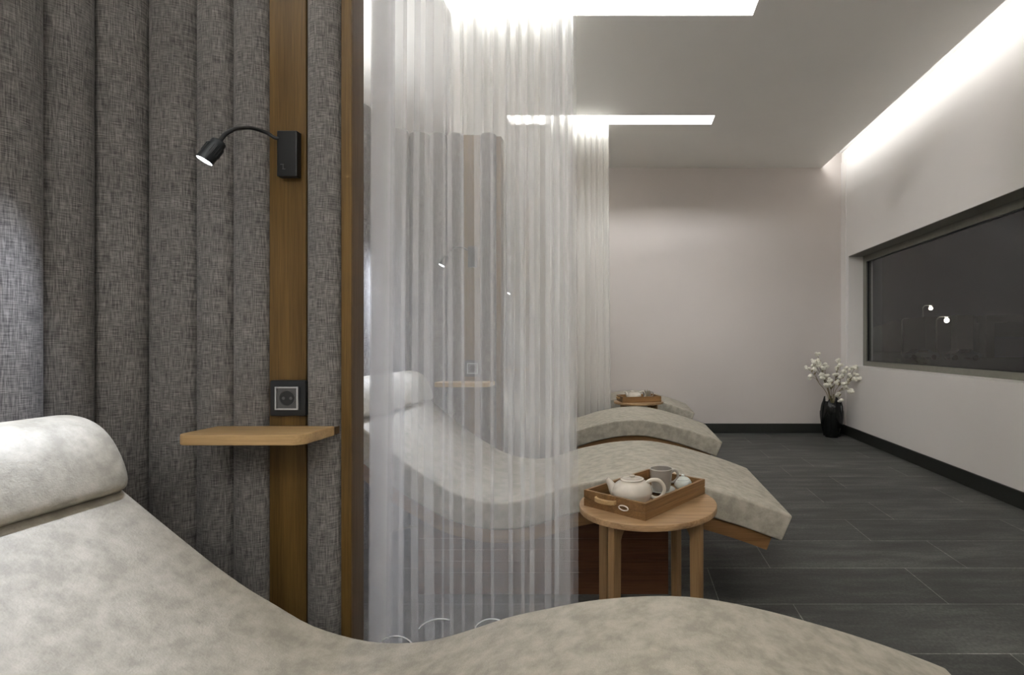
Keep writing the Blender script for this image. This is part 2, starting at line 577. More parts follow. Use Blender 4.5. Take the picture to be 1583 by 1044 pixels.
# ------------------------------------------------------------------ shelf, socket, reading lamp
def make_shelf():
    t = empty('wall_shelf', (-.80, PY, .719))
    m = MB()
    pl = rrect(-.134, -.147, .131, -.030, .026, 8, (1, 1, 0, 0))
    m.prism(pl, 0, .022); m.build('board', M['oak_x'], t, bevel=.0025)
    m = MB(); m.box((-.120, -.034, .002), (.130, -.0085, .019)); m.build('bracket', M['oak_edge'], t)
    return t
def make_socket():
    t = empty('wall_socket', (-.783, PY-.008, .803))
    m = MB(); m.prism(rrect(-.041, -.041, .041, .041, .004), 0, .011, Matrix.Rotation(R(90), 4, 'X')); m.build('cover_plate', M['black'], t, bevel=.0015)
    def ring(a, w, y0, y1):
        q = MB()
        q.box((-a, y1, -a), (a, y0, -a+w)); q.box((-a, y1, a-w), (a, y0, a)); q.box((-a, y1, -a+w), (-a+w, y0, a-w)); q.box((a-w, y1, -a+w), (a, y0, a-w))
        return q
    q = ring(.0265, .0035, -.011, -.0165); q.build('silver_surround', M['chrome'], t, bevel=.0006)
    q = MB(); q.box((-.023, -.0125, -.023), (.023, -.011, .023))
    ins = q.build('insert', M['grey_plastic'], t)
    q = MB()
    Mx = Matrix.Rotation(R(90), 4, 'X')
    q.lathe([(.0195, .0125), (.0195, .0140), (.0175, .0142), (.0165, .0128)], 32, False, False, M=Mx)
    q.build('socket_ring', M['grey_plastic'], ins, smooth=40)
    q = MB(); q.lathe([(.0, .0126), (.0165, .0127)], 32, False, False, M=Mx); q.build('socket_well', M['black'], ins)
    q = MB()
    for x in (-.0085, .0085): q.lathe([(.0035, .0128), (.0035, .0135), (.002, .0135)], 16, False, True, c=(x, 0, 0), M=Mx)
    q.build('pin_hole', M['grey_plastic'], ins)
    return t
def catmull(pts, n=8):
    pts = [Vector(p) for p in pts]
    out = []
    for i in range(len(pts)-1):
        p0 = pts[max(i-1, 0)]; p1 = pts[i]; p2 = pts[i+1]; p3 = pts[min(i+2, len(pts)-1)]
        for k in range(n):
            t = k/n
            out.append(.5*((2*p1) + (-p0+p2)*t + (2*p0-5*p1+4*p2-p3)*t*t + (-p0+3*p1-3*p2+p3)*t**3))
    out.append(pts[-1])
    return out
def make_lamp():
    t = empty('reading_lamp', (-.781, PY-.008, 1.363))
    m = MB(); m.box((-.023, -.018, -.0525), (.023, 0, .0525)); bx = m.build('wall_box', M['black'], t, bevel=.0025)
    # raised touch mark on the box
    m = MB(); y = -.0186
    m.box((-.014, y, -.026), (-.006, y+.001, -.0245)); m.box((-.0085, y, -.035), (-.007, y+.001, -.0255)); m.box((-.0095, y, -.0365), (-.003, y+.001, -.0352))
    m.build('switch_mark', M['grey_plastic'], bx)
    tip = Vector((-.0715, -.122, -.0145))       # rear of the lamp head
    d = Vector((-.36, -.31, -.875)).normalized()
    pts = catmull([(-.015, -.012, .036), (-.026, -.018, .035), (-.041, -.026, .044), (-.057, -.048, .045), (-.0625, -.069, .0365), (-.0645, -.091, .0245), (-.0685, -.110, .006), tip], 8)
    m = MB(); m.tube(pts, .0042, 12); m.build('gooseneck', M['black'], t, smooth=True)
    Mh = Matrix.Translation(tip) @ Vector((0, 0, 1)).rotation_difference(d).to_matrix().to_4x4()
    m = MB(); m.lathe([(.0105, -.002), (.0125, 0), (.0135, .002), (.0135, .012), (.0155, .0125), (.0155, .050), (.0145, .051), (.0145, .0485)], 36, True, False, M=Mh)
    h = m.build('lamp_head', M['gunmetal'], t, smooth=35)
    m = MB()
    for k in range(18):
        a = 2*PI*k/18
        m.lathe([(.0006, .014), (.0006, .034)], 6, c=(.0157*math.cos(a), .0157*math.sin(a), 0), M=Mh)
    m.build('cooling_rib', M['black'], h)
    m = MB(); m.lathe([(.0001, .0500), (.0143, .0500), (.0143, .0470)], 32, True, True, M=Mh); m.build('lens', M['lens'], h)
    ld = bpy.data.lights.new('lamp_light', 'SPOT')
    ld.energy = SPOT_W; ld.color = (.77, .84, 1.0); ld.spot_size = R(116); ld.spot_blend = 1; ld.shadow_soft_size = .009
    lo = bpy.data.objects.new('lamp_light', ld); COL.objects.link(lo); lo.parent = t
    lo.location = tip + d*.056
    aim = Vector((-.22, -1.0, -.74)).normalized()
    lo.rotation_euler = Vector((0, 0, -1)).rotation_difference(aim).to_euler()
    return t
sh = make_shelf(); so = make_socket(); la = make_lamp()
tag(sh, 'small oak shelf with rounded corner fixed to the nearest grey partition', 'shelf', 'oak shelves on the partitions')
tag(so, 'black framed power socket just above the nearest oak shelf', 'socket', 'power sockets on the partitions')
tag(la, 'black gooseneck reading lamp lit on the oak strip of the nearest partition', 'lamp', 'reading lamps on the partitions')
for dy, w in ((1.41, 'behind the large sheer curtain'), (2.81, 'in the farthest screened bay')):
    for o, lb in ((sh, 'small oak shelf on the partition ' + w), (so, 'black framed power socket on the partition ' + w),
                  (la, 'black gooseneck reading lamp on the partition ' + w)):
        c = copy_tree(o); c.location.y += dy; c['label'] = lb
        if o is la: c.rotation_euler = (0, 0, R(-14))

# ------------------------------------------------------------------ loungers
LW = .72
PROF = [(-1.150, .778), (-1.075, .722), (-.975, .641), (-.923, .598), (-.865, .551), (-.807, .505), (-.749, .464), (-.692, .430), (-.634, .396),
        (-.576, .375), (-.519, .362), (-.466, .358), (-.394, .364), (-.322, .384), (-.249, .408), (-.176, .424),
        (-.104, .438), (-.031, .446), (.035, .449), (.10, .447), (.165, .438), (.25, .420), (.335, .397), (.412, .374),
        (.49, .348), (.56, .322), (.594, .308)]
TOP = [Vector((p.x, p.z)) for p in catmull([(x, 0, z) for x, z in PROF], 4)]
def normals(pts):
    out = []
    for i in range(len(pts)):
        t = (pts[min(i+1, len(pts)-1)] - pts[max(i-1, 0)]).normalized()
        out.append(Vector((-t.y, t.x)))
    return out
NRM = normals(TOP)
def sweep(x0, x1, y0, y1, n0, n1, r, name, mat, parent, puff=0.0, end_r=None):
    """solid that follows the lounger curve: between x0..x1, widths y0..y1 and heights n0..n1 measured along the normal"""
    idx = [i for i, p in enumerate(TOP) if x0 <= p.x <= x1]
    rings = []
    er = end_r if end_r is not None else r
    # resample with extra end rings for the rounding
    L = [0]
    for a, c in zip(idx[:-1], idx[1:]): L.append(L[-1] + (TOP[c]-TOP[a]).length)
    def at(l):
        l = max(0, min(L[-1], l))
        for j in range(len(L)-1):
            if l <= L[j+1]:
                t = (l-L[j])/max(1e-9, L[j+1]-L[j]); break
        a, c = idx[j], idx[j+1]
        return TOP[a].lerp(TOP[c], t), NRM[a].lerp(NRM[c], t).normalized()
    stops = [er*(1-math.cos(R(k*15))) for k in range(7)]
    mid = [er + (L[-1]-2*er)*k/70 for k in range(1, 70)]
    ls = stops + mid + [L[-1]-s for s in reversed(stops)]
    ins = [er*(1-math.sin(R(k*15))) for k in range(7)] + [0]*69 + [er*(1-math.sin(R(k*15))) for k in reversed(range(7))]
    for l, q in zip(ls, ins):
        q = min(q, (n1-n0)*.45)
        p, n = at(l)
        cs = rrect(y0+q, n0+q, y1-q, n1-q, max(.0008, r-q*.6), 5)
        ring = []
        for (y, h) in cs:
            w = 0
            if puff and h > (n0+n1)/2:
                u = (y-y0)/(y1-y0)
                w = puff*(1-(2*u-1)**4) - puff
            ring.append(Vector((p.x + n.x*(h+w), y, p.y + n.y*(h+w))))
        rings.append(ring)
    m = MB(); m.loops(rings)
    return m.build(name, mat, parent, smooth=45)
def make_lounger():
    """origin at the floor under the back (partition side) edge; runs from -LW to 0 in y"""
    t = empty('lounger')
    sweep(-1.20, .62, -LW, 0, -.104, 0, .009, 'cushion', M['leather'], t, .004, .008)
    sweep(-1.17, .565, -LW+.02, -.02, -.158, -.106, .002, 'wooden_frame', M['rim'], t)
    # headrest bolster lying on the back slope
    P0 = Vector((-.985, .6495)); up = Vector((-.770, .640)).normalized(); nn = Vector((.640, .770)).normalized()
    prof = [(.016, -.004), (-.006, .008), (-.004, .020), (.014, .036), (.042, .054), (.070, .067), (.096, .073), (.118, .072), (.142, .065), (.165, .051), (.186, .030), (.198, .010), (.194, -.006)]
    sp = catmull([(u, 0, h) for u, h in prof], 4)
    cen = Vector((.10, 0, .032))
    rings = []
    er = .022
    ks = [(er*(1-math.cos(R(k*15))), er*(1-math.sin(R(k*15)))) for k in range(7)]
    ly = [(-LW+.004+a, q) for a, q in ks] + [(-LW+.004+er + (LW-.008-2*er)*k/12, 0) for k in range(1, 12)] + [(-.004-a, q) for a, q in reversed(ks)]
    for y, q in ly:
        ring = []
        for c in sp:
            dd = Vector((c.x-cen.x, 0, c.z-cen.z)); ln = dd.length
            c2 = cen + dd*(max(.005, ln-q)/ln)
            g = P0 + up*c2.x + nn*c2.z
            ring.append(Vector((g.x, y, g.y)))
        rings.append(ring)
    m = MB(); m.loops(rings); hr = m.build('headrest', M['leather'], t, smooth=60)
    g = P0 + up*.004 + nn*.002
    m = MB(); m.tube([(g.x, -LW+.02, g.y), (g.x, -LW/2, g.y), (g.x, -.016, g.y)], .0075, 12); m.build('seam_roll', M['leather'], hr, smooth=True)
    # plinth standing on the floor, its top following the curve
    pts = [(TOP[i], NRM[i]) for i in range(len(TOP)) if -.80 <= TOP[i].x <= .21]
    topc = [p + n*-.150 for p, n in pts]
    x0, x1 = -.78, .146
    topc = [p for p in topc if x0 < p.x < x1]
    zz = lambda x: min(topc, key=lambda p: abs(p.x-x)).y
    m = MB()
    poly = [(x0, 0), (x1, 0), (x1, zz(x1)-.002)] + [(p.x, p.y-.002) for p in reversed(topc[1:-1])] + [(x0, zz(x0)-.002)]
    y0, y1 = -LW+.05, -.05
    n = len(poly)
    vs = [(x, y0, z) for x, z in poly] + [(x, y1, z) for x, z in poly]
    fs = [(i, (i+1) % n, n+(i+1) % n, n+i) for i in range(n)]
    # side faces as strips down to the floor
    cols0 = poly
    fs += [tuple(range(n)), tuple(reversed(range(n, 2*n)))]
    m.add(vs, fs); pl = m.build('plinth', M['plinth'], t)
    m = MB()
    for z in (.04, .082, .124, .166):
        m.box((x0+.004, y0-.003, z), (x1-.001, y0+.001, z+.0412))
    m.build('plinth_slat', M['plinth'], pl)
    return t
L1 = make_lounger()
tag(L1, 'curved beige leather lounger nearest the viewer, filling the foreground', 'lounger', 'curved leather loungers')
for k, (y, lb) in enumerate(((2.59, 'curved beige leather lounger right behind the round side table holding the teapot'),
                             (3.99, 'curved beige leather lounger third from the viewer, in front of the far tray'),
                             (5.355, 'curved beige leather lounger farthest away, half hidden behind the far tray'))):
    c = copy_tree(L1); c.location = (0, y, 0); c['label'] = lb
L1.location = (.018, 1.0, 0)

# ------------------------------------------------------------------ curtains
def curtain(name, yc, x0, x1, z0, z1, ctrl, mat, label, flare=.012, seed=1, hem=False, rip=.006, lining=None):
    """ctrl: plan view of the hanging cloth as (x, y) points; backtracking x makes overlapping pleats"""
    rnd = random.Random(seed)
    t = empty(name, ((x0+x1)/2, yc, 0))
    cl = None
    for ct, nm in ((ctrl, 'sheer_cloth'), (lining, 'sheer_lining')):
        if not ct: continue
        pth = [(p.x, p.y) for p in catmull([(x, y, 0) for x, y in ct], 12)]
        n = len(pth)
        NZ = 44
        vs = []; uv = []; fs = []
        s = [0]
        for a, c in zip(pth[:-1], pth[1:]): s.append(s[-1] + math.hypot(a[0]-c[0], a[1]-c[1]))
        ph = [rnd.random()*6 for _ in range(6)]
        xm = (x0+x1)/2
        for j in range(NZ+1):
            z = z0 + (z1-z0)*j/NZ
            v = (z1-z)/(z1-z0)
            g = math.exp(-v*4.5)
            for i in range(n):
                px, py = pth[i]
                fi = (px-x0)/(x1-x0)
                k = 1 + flare/(x1-x0)*2*(v**1.3)
                sway = .005*math.sin(fi*7+v*3+ph[0])*v + .003*math.sin(fi*17+v*5+ph[1])*v
                X = xm + (px-xm)*k + sway - rip*g*math.sin(s[i]*110+ph[4])
                Y = py*(.55+.5*v**.5) + .012*math.sin(fi*6+ph[3])*v + rip*1.3*g*math.cos(s[i]*110+ph[4]*2)
                vs.append((X - t.location.x, Y + (.07 if ct is lining else 0), z)); uv.append((s[i], z))
        for j in range(NZ):
            for i in range(n-1):
                fs.append((j*n+i, j*n+i+1, (j+1)*n+i+1, (j+1)*n+i))
        m = MB(); m.add(vs, fs, uv)
        cl_ = m.build(nm, mat, t, smooth=True, fix=False)
        cl = cl or cl_
    m = MB(); m.box((x0-.02-t.location.x, -.008, z1), (x1+.05-t.location.x, .008, z1+.014)); m.build('curtain_track', M['cavity'], t)
    if hem:
        # embroidered scallops near the hem
        for (cx, cz, rr, a0, a1) in ((-.185, .145, .036, 15, 175), (-.07, .175, .05, 70, 150), (.06, .19, .035, 20, 160), (-.12, .185, .040, 250, 340), (.18, .17, .04, 20, 160)):
            m = MB(); pts = []
            for k in range(13):
                a = R(a0+(a1-a0)*k/12)
                pts.append((cx + rr*math.cos(a)*1.3, -.030, cz + rr*math.sin(a)))
            m.tube(pts, .0016, 6)
            m.build('embroidery', M['thread'], cl, smooth=True)
    tag(t, label, 'curtain', 'sheer white curtains')
    return t
def pleats(x0, items, x1, amp, seed):
    """gentle waves from x0 to x1 with overlapping pleats (x, width) at the listed places"""
    rnd = random.Random(seed); pts = [(x0, 0)]; sg = 1; x = x0
    for (px, w) in items:
        while px - w/2 - x > .034:
            x += rnd.uniform(.018, .028); sg = -sg
            pts.append((x, sg*amp*rnd.uniform(.5, 1)))
        pts += [(px+w/2, -amp*.6), (px+w/2+.001, 0), (px-w/2, amp*.25), (px-w/2, amp*.7), (px+w*.3, amp)]
        x = px+w/2
    while x1 - x > .03:
        x += rnd.uniform(.018, .026); sg = -sg
        pts.append((x, sg*amp*rnd.uniform(.5, 1)))
    pts.append((x1, 0))
    return pts
c1 = [(x*(1.375+y)/1.375 if y > 0 else x, y) for x, y in [(-.687, .004), (-.645, -.012), (-.612, -.010), (-.64, -.002), (-.668, .002), (-.64, .006), (-.610, .008), (-.636, .013), (-.664, .016), (-.634, .020), (-.606, .021), (-.632, .026), (-.660, .029), (-.63, .033), (-.604, .036), (-.634, .039), (-.664, .041), (-.632, .044), (-.603, .046), (-.635, .049), (-.668, .050), (-.634, .053)]] + pleats(-.600, [(-.581, .012), (-.548, .016), (-.516, .020), (-.466, .010), (-.437, .008), (-.398, .018), (-.363, .008), (-.318, .010), (-.262, .012), (-.215, .016), (-.190, .010), (-.163, .012)], -.147, .020, 4)
curtain('sheer_curtain', 1.355, -.672, -.147, .012, 2.90, c1, M['sheer'], 'tall sheer white curtain hanging nearest, beside the oak post', .010, 3, True,
        lining=pleats(-.690, [(-.630, .03), (-.505, .006), (-.300, .008), (-.20, .02)], -.149, .012, 14))
def even(x0, x1, n, seed):
    r = random.Random(seed); return [(x0 + (x1-x0)*(k+.5+r.uniform(-.2, .2))/n, r.uniform(.02, .04)) for k in range(n)]
curtain('sheer_curtain', 2.79, -.96, -.295, .012, 2.90, pleats(-.96, even(-.96, -.30, 11, 2), -.295, .028, 6), M['sheer_far'], 'sheer white curtain behind the nearest one, only a narrow strip showing', .012, 5, rip=.008)
curtain('sheer_curtain', 4.222, -.66, -.165, .012, 2.90, pleats(-.66, even(-.66, -.17, 10, 3), -.165, .028, 8), M['sheer_far'], 'sheer white curtain farthest away, hanging from the small ceiling slot', .030, 9, rip=.008)

# ------------------------------------------------------------------ side tables
def make_table():
    t = empty('side_table', (.059, 1.593, 0))
    m = MB(); m.lathe([(.205, .424), (.2095, .426), (.210, .430), (.210, .439), (.2085, .4415), (.206, .442)], 96)
    m.build('table_top', M['oak_top'], t, smooth=40)
    rot = R(9)
    for sx, sy in ((-1, -1), (1, -1), (1, 1), (-1, 1)):
        c = Matrix.Rotation(rot, 4, 'Z') @ Vector((sx*.118, sy*.118, 0))
        # leg: rounded rectangular post, widening at the top into a curved bracket towards the centre
        ang = math.atan2(-c.y, -c.x)
        Mt = Matrix.Translation(c) @ Matrix.Rotation(ang, 4, 'Z')
        # outline in local (x = towards the centre, z)
        ol = [(-.019, 0), (.013, 0), (.015, .36)]
        for k in range(7):
            a = R(180 - 90*k/6)
            ol.append((.015+.045+.045*math.cos(a), .36+.045*math.sin(a)))
        ol += [(.150, .405), (.150, .4235), (-.019, .4235)]
        m = MB()
        n = len(ol)
        vs = [Mt @ Vector((x, -.011, z)) for x, z in ol] + [Mt @ Vector((x, .011, z)) for x, z in ol]
        m.add(vs, [(i, (i+1) % n, n+(i+1) % n, n+i) for i in range(n)] + [tuple(reversed(range(n))), tuple(range(n, 2*n))])
        m.build('leg', M['oak_leg'], t, bevel=.003)
    return t
TB = make_table()
tag(TB, 'round oak side table standing before the second lounger, holding the large teapot tray', 'side table', 'round oak side tables')
TB2 = copy_tree(TB); TB2.location = (.083, 4.38, 0); TB2['label'] = 'round oak side table in the distance, before the farthest lounger'

def make_tray():
    """long side along local x, near short side at -x; origin under the middle"""
    t = empty('wooden_tray')
    L, B, H, w = .330, .227, .047, .009
    m = MB(); m.box((-L/2+w, -B/2+w, .004), (L/2-w, B/2-w, .010)); m.build('tray_bottom', M['tray'], t)
    def side(a, c, name='tray_side'):
        m = MB()
        m.box((a[0], a[1], 0), (c[0], c[1], .0215)); m.box((a[0], a[1], .0240), (c[0], c[1], H))
        i = .002
        m.box((a[0]+i, a[1]+i, .0215), (c[0]-i, c[1]-i, .0240))
        return m.build(name, M['tray'], t)
    side((-L/2, -B/2), (L/2, -B/2+w)); side((-L/2, B/2-w), (L/2, B/2))
    side((-L/2, -B/2+w), (-L/2+w, B/2-w)); side((L/2-w, -B/2+w), (L/2, B/2-w))
    for sx in (-1, 1):
        # curved wooden grip on the short side
        pts = []
        for k in range(11):
            u = -1 + 2*k/10
            pts.append((sx*(L/2 + .014*(1-u*u)**.6 + .004), (.026 if sx < 0 else 0) + u*.038, .0315))
        m = MB(); 
        cs = []
        for p in pts:
            cs.append([Vector((p[0]-sx*.006, p[1], p[2]-.006)), Vector((p[0]+sx*.004, p[1], p[2]-.006)), Vector((p[0]+sx*.004, p[1], p[2]+.006)), Vector((p[0]-sx*.006, p[1], p[2]+.006))])
        m.loops(cs); m.build('grip', M['oak_x'], t, bevel=.0015)
    return t
tray_c = Vector((.056, 1.6195, .442))
ang = math.atan2(1.683-1.422, .2485-.0474)
TR = make_tray(); TR.location = tray_c; TR.rotation_euler = (0, 0, ang)
tag(TR, 'rectangular wooden tray with teapot and mug on the nearer round table', 'tray', 'wooden trays')
m = MB()
pts = [( -.330/2-.0035, -.040 + .0165*math.cos(2*PI*k/28), .0225+.0068*math.sin(2*PI*k/28)) for k in range(28)]
m.tube(pts, .0018, 8, closed=True)
m.build('pull_ring', M['ring'], TR, smooth=True)['label'] = 'white oval ring on the tray end'

def make_teapot():
    t = empty('teapot')
    Rb = .060
    prof = [(.034, 0), (.040, .001), (.052, .012), (.0595, .030), (.0600, .040), (.055, .054), (.044, .064), (.033, .069), (.030, .070)]
    pr = catmull([(r, 0, z) for r, z in prof], 4)
    m = MB(); m.lathe([(p.x, p.z) for p in pr], 48); m.build('body', M['ceramic'], t, smooth=50)
    m = MB(); m.lathe([(.031, .0690), (.0350, .0700), (.0352, .0735), (.030, .0755), (.0285, .0745), (.016, .0760), (.006, .0768)], 40)
    m.lathe([(.0060, .076), (.0055, .079), (.0085, .0808), (.0085, .0835), (.006, .085), (.001, .0855)], 24)
    m.build('lid', M['ceramic'], t, smooth=50)
    m = MB(); sp = catmull([(-.040, 0, .026), (-.054, 0, .040), (-.064, 0, .056), (-.076, 0, .072)], 6)
    n = len(sp); m.tube(sp, [.024 - .0175*(k/(n-1))**.7 for k in range(n)], 18)
    m.build('spout', M['ceramic'], t, smooth=50)
    m = MB(); hp = catmull([(.040, 0, .060), (.056, 0, .070), (.078, 0, .070), (.093, 0, .055), (.095, 0, .037), (.083, 0, .020), (.068, 0, .017), (.054, 0, .024)], 6)
    m.tube(hp, .0055, 14); m.build('handle', M['ceramic'], t, smooth=True)
    return t
def make_mug():
    t = empty('mug')
    m = MB(); m.lathe([(.024, 0), (.0265, .001), (.030, .012), (.0345, .045), (.0365, .070), (.0345, .070), (.0325, .045), (.028, .012), (.020, .006)], 40)
    m.build('cup_body', M['mug'], t, smooth=40)
    m = MB(); m.lathe([(.0366, .0695), (.0370, .0712), (.0355, .0722), (.0342, .0712), (.0345, .0695)], 40, False, False); m.build('rim', M['mug_rim'], t, smooth=True)
    m = MB(); m.tube(catmull([(.034, 0, .056), (.048, 0, .060), (.058, 0, .050), (.056, 0, .034), (.044, 0, .024), (.031, 0, .024)], 6), .0042, 12); m.build('handle', M['mug'], t, smooth=True)
    return t
def make_saucer():
    m = MB(); m.lathe([(.022, 0), (.026, .001), (.040, .005), (.046, .0085), (.0455, .0095), (.040, .007), (.024, .0035), (.0, .0035)], 40, True, False)
    return m.build('saucer', M['bowl'], None, smooth=50)
def make_bowl():
    t = empty('sugar_bowl')
    m = MB(); m.lathe([(.014, 0), (.022, .004), (.028, .014), (.029, .024), (.024, .032), (.021, .033)], 32); m.build('bowl_body', M['bowl'], t, smooth=50)
    m = MB(); m.lathe([(.0215, .0325), (.0225, .034), (.016, .039), (.006, .042), (.005, .045), (.0065, .048), (.001, .050)], 32); m.build('lid', M['bowl'], t, smooth=50)
    return t
tz = .4525
tp = make_teapot(); tp.location = (.010, 1.545, tz); tp.rotation_euler = (0, 0, R(-4))
tag(tp, 'squat cream teapot on the wooden tray of the nearer table', 'teapot', 'cream teapots')
sa = make_saucer(); sa.location = (.104, 1.668, tz)
tag(sa, 'white saucer under the grey mug on the nearer tray', 'saucer')
mu = make_mug(); mu.location = (.104, 1.668, tz+.0037); mu.rotation_euler = (0, 0, R(18))
tag(mu, 'grey mug with small ring handle behind the nearer teapot', 'mug', 'grey mugs')
bw = make_bowl(); bw.location = (.176, 1.690, tz+.001)
tag(bw, 'small pale lidded bowl at the right corner of the nearer tray', 'bowl')
# far tray and its tea things
TR2 = make_tray(); TR2.location = (.083, 4.38, .442); TR2.rotation_euler = (0, 0, R(14))
tag(TR2, 'wooden tray with a small teapot on the distant round table', 'tray', 'wooden trays')
tp2 = copy_tree(tp); tp2.location = (.045, 4.355, tz); tp2['label'] = 'small cream teapot on the distant wooden tray'; tp2.rotation_euler = (0, 0, R(10))
mu2 = copy_tree(mu); mu2.location = (.155, 4.42, tz); mu2['label'] = 'grey mug beside the teapot on the distant tray'
tw = empty('dried_twig', (.150, 4.325, tz)); tag(tw, 'small dry sprig lying beside the teapot on the distant tray', 'sprig')
m = MB()
for k in range(5):
    a = k*1.3
    m.tube([(0, 0, .003), (.010*math.cos(a), .010*math.sin(a), .05), (.022*math.cos(a), .022*math.sin(a), .085+.008*(k % 2))], .0016, 6)
m.build('stalk', M['stem'], tw)

# ------------------------------------------------------------------ vase and blossom branches
VX, VY = 2.015, 5.15
vs_t = empty('floor_vase', (VX, VY, 0)); tag(vs_t, 'glossy black leaf-shaped vase standing on the floor in the far corner', 'vase')
m = MB(); pr = catmull([(.060, 0, 0), (.064, 0, .008), (.076, 0, .07), (.094, 0, .17), (.098, 0, .25), (.090, 0, .32), (.080, 0, .345)], 5)
m.lathe([(p.x, p.z) for p in pr] + [(.074, .345), (.084, .25), (.05, .05)], 40, True, True); m.build('vase_body', M['vase'], vs_t, smooth=50)
def blade(k, n, z0, z1, wid, rr, off):
    a0 = 2*PI*k/n + off
    m = MB(); vv = []; J = 12; I = 6
    def rad(z):
        return next((p.x + (q.x-p.x)*(z-p.z)/(q.z-p.z) for p, q in zip(pr[:-1], pr[1:]) if p.z <= z <= q.z), .080 - .25*(z-.345))
    for side in (rr, rr-.008):
        for j in range(J+1):
            v = j/J; z = z0 + (z1-z0)*v
            wv = wid*math.sin(PI*min(1, .12+.88*v)**.9)**.8 if v < 1 else .001
            r = rad(z) + side
            for i in range(I+1):
                u = -1 + 2*i/I
                a = a0 + u*wv/r + .35*(v-.5)
                ridge = .004*(1-abs(u))
                vv.append(Vector(((r+ridge)*math.cos(a), (r+ridge)*math.sin(a), z)))
    nn = (J+1)*(I+1); fs = []
    for j in range(J):
        for i in range(I):
            q = j*(I+1)+i
            fs.append((q, q+1, q+I+2, q+I+1)); fs.append((nn+q, nn+q+I+1, nn+q+I+2, nn+q+1))
    for j in range(J):
        for i in (0, I):
            q = j*(I+1)+i
            fs.append((q, q+I+1, nn+q+I+1, nn+q))
    for j in (0, J):
        for i in range(I):
            q = j*(I+1)+i
            fs.append((q, nn+q, nn+q+1, q+1))
    m.add(vv, fs)
    return m.build('leaf_blade', M['vase'], vs_t, smooth=40)
for k in range(7): blade(k, 7, .10, .385 + .02*(k % 2), .042, .008, .3)
for k in range(6): blade(k, 6, .01, .26, .040, .011, .7)

def branch(tips, seed):
    """one dried stem out of the vase that forks to several tips, each tip a blossom (part)"""
    rnd = random.Random(seed)
    t = empty('blossom_branch', (VX, VY, 0))
    tag(t, 'dried branch with white puffy blossoms standing in the black floor vase', 'branch', 'blossom branches in the floor vase')
    c = sum((Vector(p) for p in tips), Vector())/len(tips)
    base = Vector((rnd.uniform(-.02, .02), rnd.uniform(-.02, .02), .06))
    neck = Vector((c.x*.18, c.y*.18, .40))
    fork = neck.lerp(c, .5)
    m = MB(); m.tube(catmull([base, neck, fork], 5), .0028, 7)
    for p in tips:
        p = Vector(p)
        m.tube(catmull([fork, fork.lerp(p, .5) + Vector((rnd.uniform(-.015, .015), 0, .012)), p], 4), .0018, 6)
    for k in range(3):
        q = fork.lerp(c, rnd.random()); 
        m.add([q, q+Vector((.018, 0, .012)), q+Vector((.03, .004, .034)), q+Vector((.006, .003, .02))], [(0, 1, 2, 3)])
    m.build('stem', M['stem'], t, smooth=True)
    for p in tips:
        p = Vector(p)
        m = MB(); nb = rnd.choice((4, 5, 6))
        for k in range(nb):
            o = Vector((rnd.uniform(-1, 1), rnd.uniform(-1, 1), rnd.uniform(-1, 1)))*.017
            r = rnd.uniform(.013, .021)
            prof = [(r*math.sin(PI*j/7)+.0002, -r*math.cos(PI*j/7)*.85) for j in range(8)]
            m.lathe(prof, 10, c=p+o)
        m.build('blossom', M['petal'], t, smooth=True)
def fpt(px, py, Y):
    """a point of the bouquet, relative to the vase, from its direction and depth"""
    return ((px-972)/802*Y - VX, Y - VY, CAM_H - (py-531)/802*Y)
BT = [
 [(1248, 569, 5.12), (1253, 583, 5.10), (1257, 567, 5.14)],
 [(1264, 549, 5.16), (1263, 558, 5.13), (1258, 559, 5.10), (1268, 562, 5.18)],
 [(1259, 571, 5.08), (1265, 565, 5.12), (1272, 568, 5.10), (1278, 565, 5.16)],
 [(1270, 583, 5.03), (1272, 579, 5.05), (1278, 583, 5.08), (1274, 567, 5.2)],
 [(1283, 587, 5.00), (1277, 596, 5.04), (1282, 594, 5.02), (1293, 591, 5.00)],
 [(1295, 559, 5.15), (1299, 564, 5.12), (1292, 571, 5.18), (1291, 580, 5.12)],
 [(1300, 582, 5.02), (1304, 575, 5.05), (1306, 571, 5.10), (1305, 596, 5.0)],
 [(1314, 581, 5.00), (1310, 590, 5.04), (1308, 599, 5.02), (1315, 605, 4.98)],
 [(1322, 569, 4.97), (1325, 579, 4.95), (1327, 586, 4.94), (1321, 586, 4.96), (1316, 570, 5.03)],
 [(1297, 611, 5.08), (1294, 610, 5.05), (1299, 620, 5.06)],
]
for k, b_ in enumerate(BT): branch([fpt(*q) for q in b_], 20+k)

# ------------------------------------------------------------------ night outside the window
GZ = -1.2
M['asphalt'] = plain('asphalt', (.03, .03, .03), .9)
M['night_wall'] = plain('far_wall', (.34, .32, .29), .9)
M['night_door'] = plain('far_shutter', (.40, .42, .62), .7)
M['car_paint'] = plain('dark_car', (.16, .16, .19), .25, coat=.5)
M['tyre'] = plain('tyre', (.01, .01, .01), .8)
M['street'] = plain('street_lamp_glow', (1, 1, 1), .5, em=(1, .9, .75), ems=9)
b = MB(); b.box((4, 5, GZ-.1), (140, 160, GZ)); struct('ground', b, M['asphalt'])
t = empty('building', (50, 78, GZ)); tag(t, 'low pale building with thick pillars far outside the window', 'building')
m = MB(); m.box((-4.5, 1.5, 0), (26, 8, 6.2)); m.build('facade', plain('far_dark_wall', (.10, .095, .09), .9), t)
m = MB(); m.box((-1.0, -.6, 0), (1.4, .8, 6.35)); m.build('pillar', M['night_wall'], t)
m = MB(); m.box((3.3, -.6, 5.3), (26, 1.5, 6.35)); m.box((3.3, -.6, 0), (4.6, .9, 5.3)); m.build('canopy', M['night_wall'], t)
m = MB(); m.box((6.0, 1.3, 0), (16, 1.5, 3.1)); m.build('shutter', M['night_door'], t)
